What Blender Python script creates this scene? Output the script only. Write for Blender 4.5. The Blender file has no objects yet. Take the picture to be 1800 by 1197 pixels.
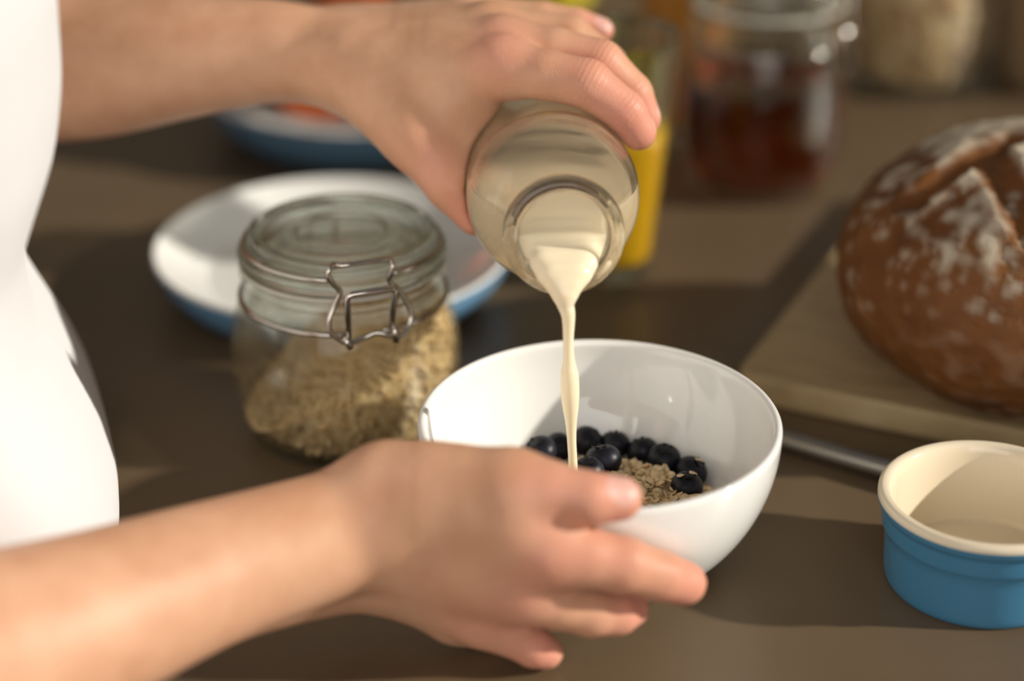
import bpy, bmesh, math, random
import numpy as np
from mathutils import Vector, Matrix

random.seed(7)
rng = np.random.default_rng(7)
SC = bpy.context.scene
COL = SC.collection

# ------------------------------------------------------------------ camera
FPX = 3800.0
TH = math.radians(26.3)
CF = np.array([0, math.cos(TH), -math.sin(TH)])
CR = np.array([1.0, 0, 0])
CU = np.cross(CR, CF)


def ray(u, v):
    return CF + (u - 900) / FPX * CR - (v - 598.5) / FPX * CU


BOWL_C = np.array([0, 0, 0.062])            # centre of the bowl's rim circle
CAM = BOWL_C - 0.83125 * ray(1054, 744)


def at_z(u, v, z=0.0):
    r = ray(u, v)
    return CAM + (z - CAM[2]) / r[2] * r


def at_d(u, v, d):
    return CAM + d * ray(u, v)


def at_y(u, v, y):
    r = ray(u, v)
    return CAM + (y - CAM[1]) / r[1] * r


def at_plane(u, v, p, n):
    r = ray(u, v)
    t = np.dot(np.asarray(p) - CAM, n) / np.dot(r, n)
    return CAM + t * r


cd = bpy.data.cameras.new('camera')
cam = bpy.data.objects.new('camera', cd)
COL.objects.link(cam)
cam.location = CAM
cam.rotation_euler = (math.pi / 2 - TH, 0, 0)
cd.sensor_width = 36.0
cd.lens = FPX / 1800 * 36
cd.clip_start = 0.01
cd.dof.use_dof = True
cd.dof.focus_distance = 0.842
cd.dof.aperture_fstop = 2.55
SC.camera = cam

# ------------------------------------------------------------------ world, sun, exposure
w = bpy.data.worlds.new('world')
SC.world = w
w.use_nodes = True
bg = w.node_tree.nodes['Background']
bg.inputs[0].default_value = (0.97, 0.95, 0.92, 1)
bg.inputs[1].default_value = 0.16

sl = bpy.data.lights.new('sun', 'SUN')
sl.energy = 4.3
sl.angle = math.radians(2.0)
sl.color = (1.0, 0.935, 0.83)
sun = bpy.data.objects.new('sun', sl)
COL.objects.link(sun)
SUN_EL, SUN_AZ = math.radians(24), math.radians(-6)
sd = Vector((math.cos(SUN_EL) * math.cos(SUN_AZ), math.cos(SUN_EL) * math.sin(SUN_AZ), math.sin(SUN_EL)))
sun.rotation_euler = sd.to_track_quat('Z', 'Y').to_euler()
sun.location = (2, 0, 1.2)

# soft front fill: area lamp added behind the camera, before an added window
wl_ = bpy.data.lights.new('front_fill', 'AREA')
wl_.shape = 'RECTANGLE'; wl_.size = 2.5; wl_.size_y = 1.8; wl_.energy = 42; wl_.color = (1.0, .97, .93)
wlo = bpy.data.objects.new('front_fill', wl_); COL.objects.link(wlo)
wlo.location = (-.45, -2.72, 1.20); wlo.rotation_euler = (math.radians(90), 0, 0)

SC.view_settings.view_transform = 'Standard'
SC.view_settings.look = 'None'
SC.view_settings.gamma = 1.0
SC.view_settings.exposure = 0.0
SC.view_settings.use_curve_mapping = False
SC.cycles.use_denoising = True
SC.cycles.max_bounces = 9
SC.cycles.transmission_bounces = 9
SC.cycles.diffuse_bounces = 4
SC.cycles.glossy_bounces = 4
SC.cycles.adaptive_threshold = 0.04
SC.cycles.transparent_max_bounces = 16


# ------------------------------------------------------------------ helpers
def tag(o, label=None, cat=None, group=None, kind=None):
    if label: o['label'] = label
    if cat: o['category'] = cat
    if group: o['group'] = group
    if kind: o['kind'] = kind
    return o


def empty(name, loc=(0, 0, 0)):
    o = bpy.data.objects.new(name, None)
    o.location = loc
    o.empty_display_size = 0.02
    COL.objects.link(o)
    return o


def link(name, me, mat=None, parent=None, smooth=True):
    """one mesh object; vertices are given in world space"""
    o = bpy.data.objects.new(name, me)
    COL.objects.link(o)
    if mat is not None:
        for m in (mat if isinstance(mat, (list, tuple)) else [mat]):
            me.materials.append(m)
    if parent is not None:
        o.parent = parent
        wl = Vector((0, 0, 0))
        p = parent
        while p is not None:
            wl += p.location
            p = p.parent
        me.transform(Matrix.Translation(-wl))
    if smooth:
        me.polygons.foreach_set('use_smooth', [True] * len(me.polygons))
    me.update()
    return o


def mesh_from(verts, faces, name='m'):
    me = bpy.data.meshes.new(name)
    me.from_pydata([tuple(map(float, v)) for v in verts], [], [tuple(map(int, f)) for f in faces])
    return me


def frame_from(axis):
    """rotation matrix (3x3, columns x,y,z) with z along axis"""
    z = np.asarray(axis, float); z = z / np.linalg.norm(z)
    a = np.array([0, 0, 1.0]) if abs(z[2]) < 0.9 else np.array([0, 1.0, 0])
    x = np.cross(a, z); x /= np.linalg.norm(x)
    return np.stack([x, np.cross(z, x), z], 1)


def lathe(prof, n=96, org=(0, 0, 0), axis=(0, 0, 1), close=False, a0=0.0, a1=2 * math.pi):
    """prof: list of (r, s); closed loop of profile if close"""
    M = frame_from(axis) if tuple(axis) != (0, 0, 1) else np.eye(3)
    org = np.asarray(org, float)
    V, Fc, rows = [], [], []
    full = abs(a1 - a0 - 2 * math.pi) < 1e-6
    for r, s in prof:
        if r < 1e-7:
            V.append(org + M @ np.array([0, 0, s])); rows.append([len(V) - 1] * n)
        else:
            row = []
            for i in range(n):
                t = a0 + (a1 - a0) * i / (n if full else n - 1)
                V.append(org + M @ np.array([r * math.cos(t), r * math.sin(t), s])); row.append(len(V) - 1)
            rows.append(row)
    m = len(rows)
    for k in range(m if close else m - 1):
        A, B = rows[k], rows[(k + 1) % m]
        for i in range(n if full else n - 1):
            j = (i + 1) % n
            f = [A[i], A[j], B[j], B[i]]
            f = [x for q, x in enumerate(f) if x not in f[:q]]
            if len(f) >= 3: Fc.append(f)
    return mesh_from(V, Fc)


def smooth_prof(pts, sub=5):
    """Catmull-Rom through the profile points; a point with a third item is a hard corner"""
    P = [np.array(p[:2], float) for p in pts]
    hard = [len(p) > 2 for p in pts]
    out = []
    for i in range(len(P) - 1):
        p1, p2 = P[i], P[i + 1]
        p0 = P[i - 1] if i > 0 and not hard[i] else 2 * p1 - p2
        p3 = P[i + 2] if i + 2 < len(P) and not hard[i + 1] else 2 * p2 - p1
        for k in range(sub):
            t = k / sub
            out.append(0.5 * (2 * p1 + (p2 - p0) * t + (2 * p0 - 5 * p1 + 4 * p2 - p3) * t * t + (3 * p1 - p0 - 3 * p2 + p3) * t ** 3))
    out.append(P[-1])
    return [(max(0.0, float(a[0])), float(a[1])) for a in out]


def spline(pts, sub=6):
    P = [np.array(p, float) for p in pts]
    out = []
    for i in range(len(P) - 1):
        p1, p2 = P[i], P[i + 1]
        p0 = P[i - 1] if i > 0 else 2 * p1 - p2
        p3 = P[i + 2] if i + 2 < len(P) else 2 * p2 - p1
        for k in range(sub):
            t = k / sub
            out.append(0.5 * (2 * p1 + (p2 - p0) * t + (2 * p0 - 5 * p1 + 4 * p2 - p3) * t * t + (3 * p1 - p0 - 3 * p2 + p3) * t ** 3))
    out.append(P[-1])
    return out


def tube(path, rad, n=10, caps=True, V=None, Fc=None):
    """sweep a circle along path (list of 3-vectors); rad scalar or list"""
    own = V is None
    if own: V, Fc = [], []
    P = [np.asarray(p, float) for p in path]
    m = len(P)
    R = [rad] * m if np.isscalar(rad) else list(rad)
    T = [P[min(i + 1, m - 1)] - P[max(i - 1, 0)] for i in range(m)]
    T = [t / (np.linalg.norm(t) + 1e-12) for t in T]
    a = np.array([0, 0, 1.0]) if abs(T[0][2]) < 0.9 else np.array([1.0, 0, 0])
    N = np.cross(T[0], a); N /= np.linalg.norm(N)
    rows = []
    for i in range(m):
        N = N - T[i] * np.dot(N, T[i]); N /= np.linalg.norm(N)
        B = np.cross(T[i], N)
        row = []
        for k in range(n):
            t = 2 * math.pi * k / n
            V.append(P[i] + R[i] * (math.cos(t) * N + math.sin(t) * B)); row.append(len(V) - 1)
        rows.append(row)
    for i in range(m - 1):
        for k in range(n):
            j = (k + 1) % n
            Fc.append((rows[i][k], rows[i][j], rows[i + 1][j], rows[i + 1][k]))
    if caps:
        Fc.append(tuple(rows[0][::-1])); Fc.append(tuple(rows[-1]))
    return mesh_from(V, Fc) if own else None


def box_mesh(lo, hi, bevel=0.0, seg=3):
    bm = bmesh.new()
    bmesh.ops.create_cube(bm, size=1.0)
    lo, hi = np.array(lo), np.array(hi)
    for v in bm.verts:
        v.co = Vector(lo + (np.array(v.co) + 0.5) * (hi - lo))
    if bevel > 0:
        bmesh.ops.bevel(bm, geom=list(bm.edges), offset=bevel, segments=seg, profile=0.5, affect='EDGES')
    me = bpy.data.meshes.new('box'); bm.to_mesh(me); bm.free()
    return me


# ---- implicit surfaces --------------------------------------------------
class Field:
    def __init__(self, lo, hi, h):
        self.h = h
        self.lo = np.asarray(lo, float)
        self.n = np.ceil((np.asarray(hi) - self.lo) / h).astype(int) + 1

    def full(self):
        return np.full(tuple(self.n), 1.0, np.float32)

    def sub(self, lo, hi):
        a = np.clip(np.floor((lo - self.lo) / self.h).astype(int), 0, self.n)
        b = np.clip(np.ceil((hi - self.lo) / self.h).astype(int) + 1, 0, self.n)
        if np.any(b <= a): return None
        ax = [(self.lo[i] + self.h * np.arange(a[i], b[i])).astype(np.float32) for i in range(3)]
        return tuple(slice(a[i], b[i]) for i in range(3)), ax[0][:, None, None], ax[1][None, :, None], ax[2][None, None, :]

    def cone(self, F, p0, r0, p1, r1, k):
        """smooth-union a tapered capsule into F"""
        p0, p1 = np.asarray(p0, float), np.asarray(p1, float)
        m = max(r0, r1) + k + 4 * self.h
        s = self.sub(np.minimum(p0, p1) - m, np.maximum(p0, p1) + m)
        if s is None: return
        sl_, X, Y, Z = s
        d = p1 - p0
        L2 = max(float(d @ d), 1e-12)
        t = ((X - p0[0]) * d[0] + (Y - p0[1]) * d[1] + (Z - p0[2]) * d[2]) / L2
        t = np.clip(t, 0, 1)
        dist = np.sqrt((X - p0[0] - t * d[0]) ** 2 + (Y - p0[1] - t * d[1]) ** 2 + (Z - p0[2] - t * d[2]) ** 2) - (r0 + (r1 - r0) * t)
        F[sl_] = smin(F[sl_], dist.astype(np.float32), k)

    def ellip(self, F, c, rad, M, k):
        c = np.asarray(c, float); rad = np.asarray(rad, float)
        m = rad.max() + k + 4 * self.h
        s = self.sub(c - m, c + m)
        if s is None: return
        sl_, X, Y, Z = s
        q = [(X - c[0]) * M[0, i] + (Y - c[1]) * M[1, i] + (Z - c[2]) * M[2, i] for i in range(3)]
        k0 = np.sqrt(sum((q[i] / rad[i]) ** 2 for i in range(3)))
        k1 = np.sqrt(sum((q[i] / rad[i] ** 2) ** 2 for i in range(3))) + 1e-9
        F[sl_] = smin(F[sl_], (k0 * (k0 - 1) / k1).astype(np.float32), k)

    def grid(self):
        ax = [(self.lo[i] + self.h * np.arange(self.n[i])).astype(np.float32) for i in range(3)]
        return ax[0][:, None, None], ax[1][None, :, None], ax[2][None, None, :]


def smin(a, b, k):
    if k <= 0: return np.minimum(a, b)
    hh = np.clip(0.5 + 0.5 * (b - a) / k, 0, 1)
    return b + (a - b) * hh - k * hh * (1 - hh)


def surface_nets(F, fld):
    s = F < 0
    nx, ny, nz = F.shape
    cnt = np.zeros((nx - 1, ny - 1, nz - 1), np.int8)
    for dx in (0, 1):
        for dy in (0, 1):
            for dz in (0, 1):
                cnt += s[dx:nx - 1 + dx, dy:ny - 1 + dy, dz:nz - 1 + dz]
    act = (cnt > 0) & (cnt < 8)
    idx = np.argwhere(act)
    vid = np.full(act.shape, -1, np.int32)
    vid[act] = np.arange(len(idx))
    acc = np.zeros((len(idx), 3)); num = np.zeros(len(idx))
    cor = [(x, y, z) for x in (0, 1) for y in (0, 1) for z in (0, 1)]
    val = {c: F[idx[:, 0] + c[0], idx[:, 1] + c[1], idx[:, 2] + c[2]] for c in cor}
    for a in cor:
        for ax in range(3):
            if a[ax] == 0:
                b = list(a); b[ax] = 1; b = tuple(b)
                va, vb = val[a], val[b]
                m = (va < 0) != (vb < 0)
                t = np.where(m, va / np.where(m, va - vb, 1), 0)
                p = np.zeros((len(idx), 3)); p[:] = a
                p[:, ax] += t
                acc += p * m[:, None]; num += m
    V = fld.lo + fld.h * (idx + acc / num[:, None])
    quads = []
    for ax in range(3):
        o = [i for i in range(3) if i != ax]
        a = [slice(None)] * 3; b = [slice(None)] * 3
        a[ax] = slice(0, F.shape[ax] - 1); b[ax] = slice(1, F.shape[ax])
        for q in o:
            a[q] = slice(1, F.shape[q] - 1); b[q] = slice(1, F.shape[q] - 1)
        ch = s[tuple(a)] != s[tuple(b)]
        e = np.argwhere(ch)
        sa = s[tuple(a)][ch]
        for q in o: e[:, q] += 1
        def cell(d0, d1):
            c = e.copy(); c[:, o[0]] += d0; c[:, o[1]] += d1
            return vid[c[:, 0], c[:, 1], c[:, 2]]
        Q = np.stack([cell(-1, -1), cell(0, -1), cell(0, 0), cell(-1, 0)], 1)
        flip = sa if ax != 1 else ~sa
        Q[~flip] = Q[~flip][:, ::-1]
        quads.append(Q)
    return V, np.concatenate(quads)


def mesh_np(V, Q, name='m'):
    me = bpy.data.meshes.new(name)
    me.vertices.add(len(V)); me.vertices.foreach_set('co', np.asarray(V, np.float32).ravel())
    n, k = Q.shape
    me.loops.add(n * k); me.loops.foreach_set('vertex_index', Q.astype(np.int32).ravel())
    me.polygons.add(n)
    me.polygons.foreach_set('loop_start', np.arange(0, n * k, k, dtype=np.int32))
    me.update(calc_edges=True)
    me.validate()
    return me


# ------------------------------------------------------------------ materials
def mat(name, col, rough=0.5, spec=0.5, metal=0.0, sss=0.0, sss_r=(1, .3, .15), sss_s=0.004, trans=0.0, ior=1.45, coat=0.0):
    m = bpy.data.materials.new(name); m.use_nodes = True
    b = m.node_tree.nodes['Principled BSDF']
    b.inputs['Base Color'].default_value = (*col, 1)
    b.inputs['Roughness'].default_value = rough
    b.inputs['Specular IOR Level'].default_value = spec
    b.inputs['Metallic'].default_value = metal
    b.inputs['Transmission Weight'].default_value = trans
    b.inputs['IOR'].default_value = ior
    b.inputs['Coat Weight'].default_value = coat
    if sss > 0:
        b.inputs['Subsurface Weight'].default_value = sss
        b.inputs['Subsurface Radius'].default_value = sss_r
        b.inputs['Subsurface Scale'].default_value = sss_s
    return m


def noise_color(m, stops, scale=20, detail=4, coords='Object', stretch=(1, 1, 1), dist=0.0, rough=0.55):
    nt = m.node_tree; N = nt.nodes; L = nt.links
    tc = N.new('ShaderNodeTexCoord'); mp = N.new('ShaderNodeMapping')
    mp.inputs['Scale'].default_value = stretch
    nz = N.new('ShaderNodeTexNoise'); nz.inputs['Scale'].default_value = scale; nz.inputs['Detail'].default_value = detail
    nz.inputs['Distortion'].default_value = dist; nz.inputs['Roughness'].default_value = rough
    cr = N.new('ShaderNodeValToRGB')
    while len(cr.color_ramp.elements) < len(stops): cr.color_ramp.elements.new(0.5)
    for e, (p, c) in zip(cr.color_ramp.elements, stops):
        e.position = p; e.color = (*c, 1)
    L.new(tc.outputs[coords], mp.inputs['Vector']); L.new(mp.outputs[0], nz.inputs['Vector'])
    L.new(nz.outputs['Fac'], cr.inputs[0]); L.new(cr.outputs[0], N['Principled BSDF'].inputs['Base Color'])
    return cr


def bump(m, scale, strength, dist=0.001, detail=3, coords='Object', stretch=(1, 1, 1)):
    nt = m.node_tree; N = nt.nodes; L = nt.links
    tc = N.new('ShaderNodeTexCoord'); mp = N.new('ShaderNodeMapping'); mp.inputs['Scale'].default_value = stretch
    nz = N.new('ShaderNodeTexNoise'); nz.inputs['Scale'].default_value = scale; nz.inputs['Detail'].default_value = detail
    bp = N.new('ShaderNodeBump'); bp.inputs['Strength'].default_value = strength; bp.inputs['Distance'].default_value = dist
    L.new(tc.outputs[coords], mp.inputs['Vector']); L.new(mp.outputs[0], nz.inputs['Vector'])
    L.new(nz.outputs['Fac'], bp.inputs['Height']); L.new(bp.outputs[0], N['Principled BSDF'].inputs['Normal'])
    return m


def glass(name, tint=(1, 1, 1), clear=0.5, rough=0.0, ior=1.5):
    """clear glass: part refracting, part straight-through so that daylight reaches what stands inside"""
    m = bpy.data.materials.new(name); m.use_nodes = True
    nt = m.node_tree; N = nt.nodes; L = nt.links
    N.remove(N['Principled BSDF'])
    g = N.new('ShaderNodeBsdfGlass'); g.inputs['Color'].default_value = (*tint, 1)
    g.inputs['IOR'].default_value = ior; g.inputs['Roughness'].default_value = rough
    t = N.new('ShaderNodeBsdfTransparent'); t.inputs['Color'].default_value = (*tint, 1)
    x = N.new('ShaderNodeMixShader'); x.inputs[0].default_value = clear
    L.new(g.outputs[0], x.inputs[1]); L.new(t.outputs[0], x.inputs[2])
    L.new(x.outputs[0], N['Material Output'].inputs['Surface'])
    return m


M_counter = mat('counter_stone', (.17, .118, .068), rough=.34, spec=.45)
noise_color(M_counter, [(.3, (.128, .088, .050)), (.7, (.155, .106, .060))], scale=9, detail=6)
bump(M_counter, 900, .08, .0004)
M_white = mat('white_glaze', (.86, .86, .83), rough=.07, spec=.55, coat=.3)
M_cream = mat('cream_glaze', (.82, .71, .53), rough=.10, spec=.5)
M_blue = mat('blue_glaze', (.060, .205, .34), rough=.24, spec=.5)
M_blue_pale = mat('pale_blue_glaze', (.16, .33, .52), rough=.22, spec=.5)
M_glass = glass('clear_glass', (.965, .98, .96), .66)
M_bottle = glass('bottle_glass', (.995, .98, .95), .07)
M_green_glass = glass('greenish_glass', (.93, .96, .935), .45)
M_milk = mat('milk', (.95, .81, .58), rough=.22, spec=.4, sss=.35, sss_r=(1, .9, .7), sss_s=.004)
M_steel = mat('wire_steel', (.55, .51, .46), rough=.16, metal=1)
M_knife = mat('knife_steel', (.36, .34, .31), rough=.30, metal=1)
M_rubber = mat('rubber_seal', (.55, .52, .45), rough=.5, trans=.0)
M_oat = mat('oat', (.62, .47, .28), rough=.75, spec=.2)
noise_color(M_oat, [(.25, (.60, .40, .19)), (.5, (.85, .65, .38)), (.8, (.93, .79, .54))], scale=260, detail=3)
M_berry = mat('blueberry_skin', (.012, .012, .022), rough=.42, spec=.35)
noise_color(M_berry, [(.35, (.004, .004, .007)), (.62, (.012, .013, .022)), (.85, (.045, .052, .075))], scale=190, detail=5)
M_calyx = mat('blueberry_crown', (.012, .008, .010), rough=.7)
M_cloth = mat('white_cotton', (.70, .70, .71), rough=.85, spec=.15)
bump(M_cloth, 1400, .12, .0005)
M_skin = mat('skin', (.55, .31, .21), rough=.48, spec=.35, sss=.22, sss_r=(1, .35, .18), sss_s=.006)
M_nail = mat('nail', (.74, .41, .34), rough=.42, spec=.5, sss=.15, sss_s=.003)


def skin_nodes(m):
    nt = m.node_tree; N = nt.nodes; L = nt.links
    b = N['Principled BSDF']
    at = N.new('ShaderNodeAttribute'); at.attribute_name = 'redness'
    tc = N.new('ShaderNodeTexCoord')
    nz = N.new('ShaderNodeTexNoise'); nz.inputs['Scale'].default_value = 45; nz.inputs['Detail'].default_value = 5
    cr = N.new('ShaderNodeValToRGB')
    cr.color_ramp.elements[0].position = .3; cr.color_ramp.elements[0].color = (.57, .30, .175, 1)
    cr.color_ramp.elements[1].position = .72; cr.color_ramp.elements[1].color = (.69, .40, .255, 1)
    L.new(tc.outputs['Object'], nz.inputs['Vector']); L.new(nz.outputs['Fac'], cr.inputs[0])
    mx = N.new('ShaderNodeMix'); mx.data_type = 'RGBA'
    L.new(at.outputs['Fac'], mx.inputs[0]); L.new(cr.outputs[0], mx.inputs[6])
    mx.inputs[7].default_value = (.70, .29, .21, 1)
    L.new(mx.outputs[2], b.inputs['Base Color'])
    vo = N.new('ShaderNodeTexVoronoi'); vo.inputs['Scale'].default_value = 900
    n2 = N.new('ShaderNodeTexNoise'); n2.inputs['Scale'].default_value = 320; n2.inputs['Detail'].default_value = 4
    L.new(tc.outputs['Object'], vo.inputs['Vector']); L.new(tc.outputs['Object'], n2.inputs['Vector'])
    ad = N.new('ShaderNodeMath'); ad.operation = 'ADD'
    L.new(vo.outputs['Distance'], ad.inputs[0]); L.new(n2.outputs['Fac'], ad.inputs[1])
    bp = N.new('ShaderNodeBump'); bp.inputs['Strength'].default_value = .16; bp.inputs['Distance'].default_value = .0006
    L.new(ad.outputs[0], bp.inputs['Height'])
    t_ = N.new('ShaderNodeAttribute'); t_.attribute_name = 'crease_t'
    m_ = N.new('ShaderNodeAttribute'); m_.attribute_name = 'crease_m'
    k1 = N.new('ShaderNodeMath'); k1.operation = 'MULTIPLY'; k1.inputs[1].default_value = 2900
    k0 = N.new('ShaderNodeMath'); k0.operation = 'MULTIPLY_ADD'; k0.inputs[1].default_value = 3.0
    L.new(t_.outputs['Fac'], k1.inputs[0]); L.new(nz.outputs['Fac'], k0.inputs[0]); L.new(k1.outputs[0], k0.inputs[2])
    k2 = N.new('ShaderNodeMath'); k2.operation = 'SINE'; L.new(k0.outputs[0], k2.inputs[0])
    k3 = N.new('ShaderNodeMath'); k3.operation = 'MULTIPLY'; L.new(k2.outputs[0], k3.inputs[0]); L.new(m_.outputs['Fac'], k3.inputs[1])
    b2 = N.new('ShaderNodeBump'); b2.inputs['Strength'].default_value = .16; b2.inputs['Distance'].default_value = .0006
    L.new(k3.outputs[0], b2.inputs['Height']); L.new(bp.outputs[0], b2.inputs['Normal']); L.new(b2.outputs[0], b.inputs['Normal'])


skin_nodes(M_skin)

# ------------------------------------------------------------------ setting
P2, P1 = at_z(225, 920)[:2], at_z(65, 410)[:2]
TT = (P1 - P2) / np.linalg.norm(P1 - P2)                # along the counter's near-left edge
NN = np.array([TT[1], -TT[0]])                          # from the person into the counter
E0 = P2 - NN * .022


def edge_pt(s):
    return E0 + TT * s


def slab(poly, z0, z1, bevel):
    bm = bmesh.new()
    vs = [bm.verts.new((p[0], p[1], z0)) for p in poly]
    f = bm.faces.new(vs)
    r = bmesh.ops.extrude_face_region(bm, geom=[f])
    for v in r['geom']:
        if isinstance(v, bmesh.types.BMVert): v.co.z = z1
    bmesh.ops.recalc_face_normals(bm, faces=list(bm.faces))
    if bevel:
        bmesh.ops.bevel(bm, geom=list(bm.edges), offset=bevel, segments=3, profile=.5, affect='EDGES')
    me = bpy.data.meshes.new('slab'); bm.to_mesh(me); bm.free()
    return me


poly = [edge_pt(-.42), edge_pt(1.35), edge_pt(1.35) + NN * 2.0, edge_pt(-.42) + NN * 2.0]
isl = empty('kitchen_island', (0.4, .4, -.9))
tag(isl, 'kitchen island with a dark brown stone worktop under everything', 'counter')
link('worktop', slab(poly, -.04, 0, .004), M_counter, isl, smooth=False)
M_cab = mat('cabinet_paint', (.22, .19, .16), rough=.5)
inset = [edge_pt(-.39) + NN * .03, edge_pt(1.32) + NN * .03, edge_pt(1.32) + NN * 1.97, edge_pt(-.39) + NN * 1.97]
link('base_cabinet', slab(inset, -.90, -.04, 0), M_cab, isl, smooth=False)

M_floor = mat('floor_wood', (.28, .2, .13), rough=.5)
noise_color(M_floor, [(.3, (.22, .15, .09)), (.7, (.33, .24, .15))], scale=3, stretch=(1, 12, 1))
tag(link('floor', box_mesh((-3.0, -3.0, -.95), (4.0, 3.0, -.90)), M_floor, smooth=False), kind='structure')
M_wall = mat('wall_paint', (.36, .30, .22), rough=.8)
bump(M_wall, 60, .1, .002)
tag(link('wall_back', box_mesh((-3.0, 2.9, -.90), (4.0, 3.0, 1.7)), M_wall, smooth=False), kind='structure')

# the wall behind the camera, with an unseen window added to go with the front fill
WX0, WX1, WZ0, WZ1 = -1.75, .85, .25, 2.15
fw = bmesh.new()
for lo, hi in (((-3.0, -2.9, -.9), (WX0, -2.8, 2.4)), ((WX1, -2.9, -.9), (4.0, -2.8, 2.4)), ((WX0, -2.9, -.9), (WX1, -2.8, WZ0)), ((WX0, -2.9, WZ1), (WX1, -2.8, 2.4))):
    fw.from_mesh(box_mesh(lo, hi))
me = bpy.data.meshes.new('wall_front'); fw.to_mesh(me); fw.free()
tag(link('wall_front', me, M_wall, smooth=False), kind='structure')
M_frame = mat('window_frame_paint', (.75, .75, .72), rough=.4)
wf = bmesh.new()
for lo, hi in (((WX0, -2.88, WZ0), (WX0 + .05, -2.82, WZ1)), ((WX1 - .05, -2.88, WZ0), (WX1, -2.82, WZ1)), ((-.48, -2.88, WZ0), (-.42, -2.82, WZ1)), ((WX0, -2.88, WZ0), (WX1, -2.82, WZ0 + .05)), ((WX0, -2.88, WZ1 - .05), (WX1, -2.82, WZ1))):
    wf.from_mesh(box_mesh(lo, hi))
me = bpy.data.meshes.new('window'); wf.to_mesh(me); wf.free()
tag(link('added_window_1', me, M_frame, smooth=False), kind='structure')  # frame only, added around the fill lamp's place

# ------------------------------------------------------------------ white bowl
R = .0700
Ri = .0665
outer = []
for k in range(0, 37):
    a = math.radians(58.0 - 58.0 * k / 36)
    outer.append((R * math.cos(a), .062 - R * math.sin(a)))
z_cut = outer[0][1]
prof = [(0, .0040), (.0315, .0040), (.0325, .0005), (.0345, .0), (.0362, .0006)] + [(r, z) for r, z in outer if z > .003]
prof += [(R - .0001, .0630), (R - .0007, .0638), (R - .0017, .0642), (R - .0028, .0637), (Ri + .0001, .0627)]
for k in range(0, 45):
    a = math.radians(0 + 90 * k / 44)
    r_, z_ = Ri * math.cos(a), .062 - Ri * math.sin(a)
    z_ = max(z_, 0) + .0078 * max(0, (1 - (r_ / .035) ** 2)) if r_ < .035 else z_
    prof.append((r_ if k < 44 else 0.0, z_))
bowl = link('cereal_bowl', lathe(prof, 160), M_white)
tag(bowl, 'glossy white ceramic cereal bowl held by the lower hand', 'bowl')


def inner_z(r):
    """height of the bowl's inside at radius r"""
    z_ = .062 - math.sqrt(max(Ri * Ri - r * r, 0))
    return z_ + (.0078 * (1 - (r / .035) ** 2) if r < .035 else 0)


# ------------------------------------------------------------------ blueberries
def far_hit(u, v, Rr):
    r = ray(u, v); o = CAM - BOWL_C
    a = r @ r; b = 2 * o @ r; c = o @ o - Rr * Rr
    return CAM + (-b + math.sqrt(max(b * b - 4 * a * c, 0))) / (2 * a) * r


def berry_mesh(rad, seed, ax):
    rg = np.random.default_rng(seed)
    bm = bmesh.new()
    bmesh.ops.create_uvsphere(bm, u_segments=32, v_segments=20, radius=1.0)
    ph = rg.uniform(0, 6.28, 4)
    M = frame_from(ax)
    V = []
    for v in bm.verts:
        c = np.array(v.co)
        th = math.atan2(c[1], c[0]); rr = math.hypot(c[0], c[1])
        s = 1 + .02 * math.sin(2 * th + ph[0]) * rr + .014 * math.sin(3 * th + ph[1]) * rr
        z_ = c[2] * .90
        if c[2] > .80: z_ -= (c[2] - .80) * .55
        v.co = Vector(M @ (np.array([c[0] * s, c[1] * s, z_]) * rad))
    me = bpy.data.meshes.new('b'); bm.to_mesh(me); bm.free()
    V, Fc = [], []
    ring = []
    for k in range(20):
        t = 2 * math.pi * k / 20
        out = .30 + (.16 if k % 4 in (1, 2) else .03)
        up = .74 + (.12 if k % 4 in (1, 2) else .045)
        for (r_, z_) in ((.24, .70), (.30, .765), (out, up), (out - .03, up - .035)):
            V.append(M @ (np.array([r_ * math.cos(t), r_ * math.sin(t), z_]) * rad))
    for k in range(20):
        j = (k + 1) % 20
        for q in range(4):
            p = (q + 1) % 4
            Fc.append((k * 4 + q, j * 4 + q, j * 4 + p, k * 4 + p))
    return me, mesh_from(V, Fc)


BERRIES = [  # u, v, height (None = against the bowl wall), radius, crown direction, label
    (950, 793, .0315, .0068, (-.5, -.2, .8), 'speckled dark blueberry leftmost in the white bowl, just above the thumb'),
    (981, 787, None, .0062, (.1, -.9, .5), 'reddish-dark blueberry behind the leftmost blueberry, left of the milk stream'),
    (1033, 777, None, .0068, (.6, -.3, .75), 'blueberry farthest back in the bowl, directly right of the milk stream'),
    (1081, 781, None, .0064, (.1, .6, .8), 'second blueberry right of the milk stream in the back row'),
    (1129, 793, None, .0066, (-.3, .5, .8), 'third blueberry right of the milk stream, half behind its neighbour'),
    (1167, 807, .0270, .0070, (.1, -.2, .97), 'smooth dark blueberry in the right half of the bowl, left of the flaky pair'),
    (1215, 829, None, .0067, (.6, -.1, .8), 'blueberry farthest right in the bowl, touching the bowl wall'),
    (1207, 855, .0295, .0065, (.2, -.1, .97), 'flake-topped blueberry nearest the front rim at right'),
    (1060, 809, .0345, .0074, (-.2, .3, .9), 'largest blueberry alone on the oats in the middle of the bowl'),
    (1034, 829, .0365, .0064, (-.1, -.1, .98), 'blueberry half hidden behind the thumb at the foot of the milk stream'),
]
berry_pts = []
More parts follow.
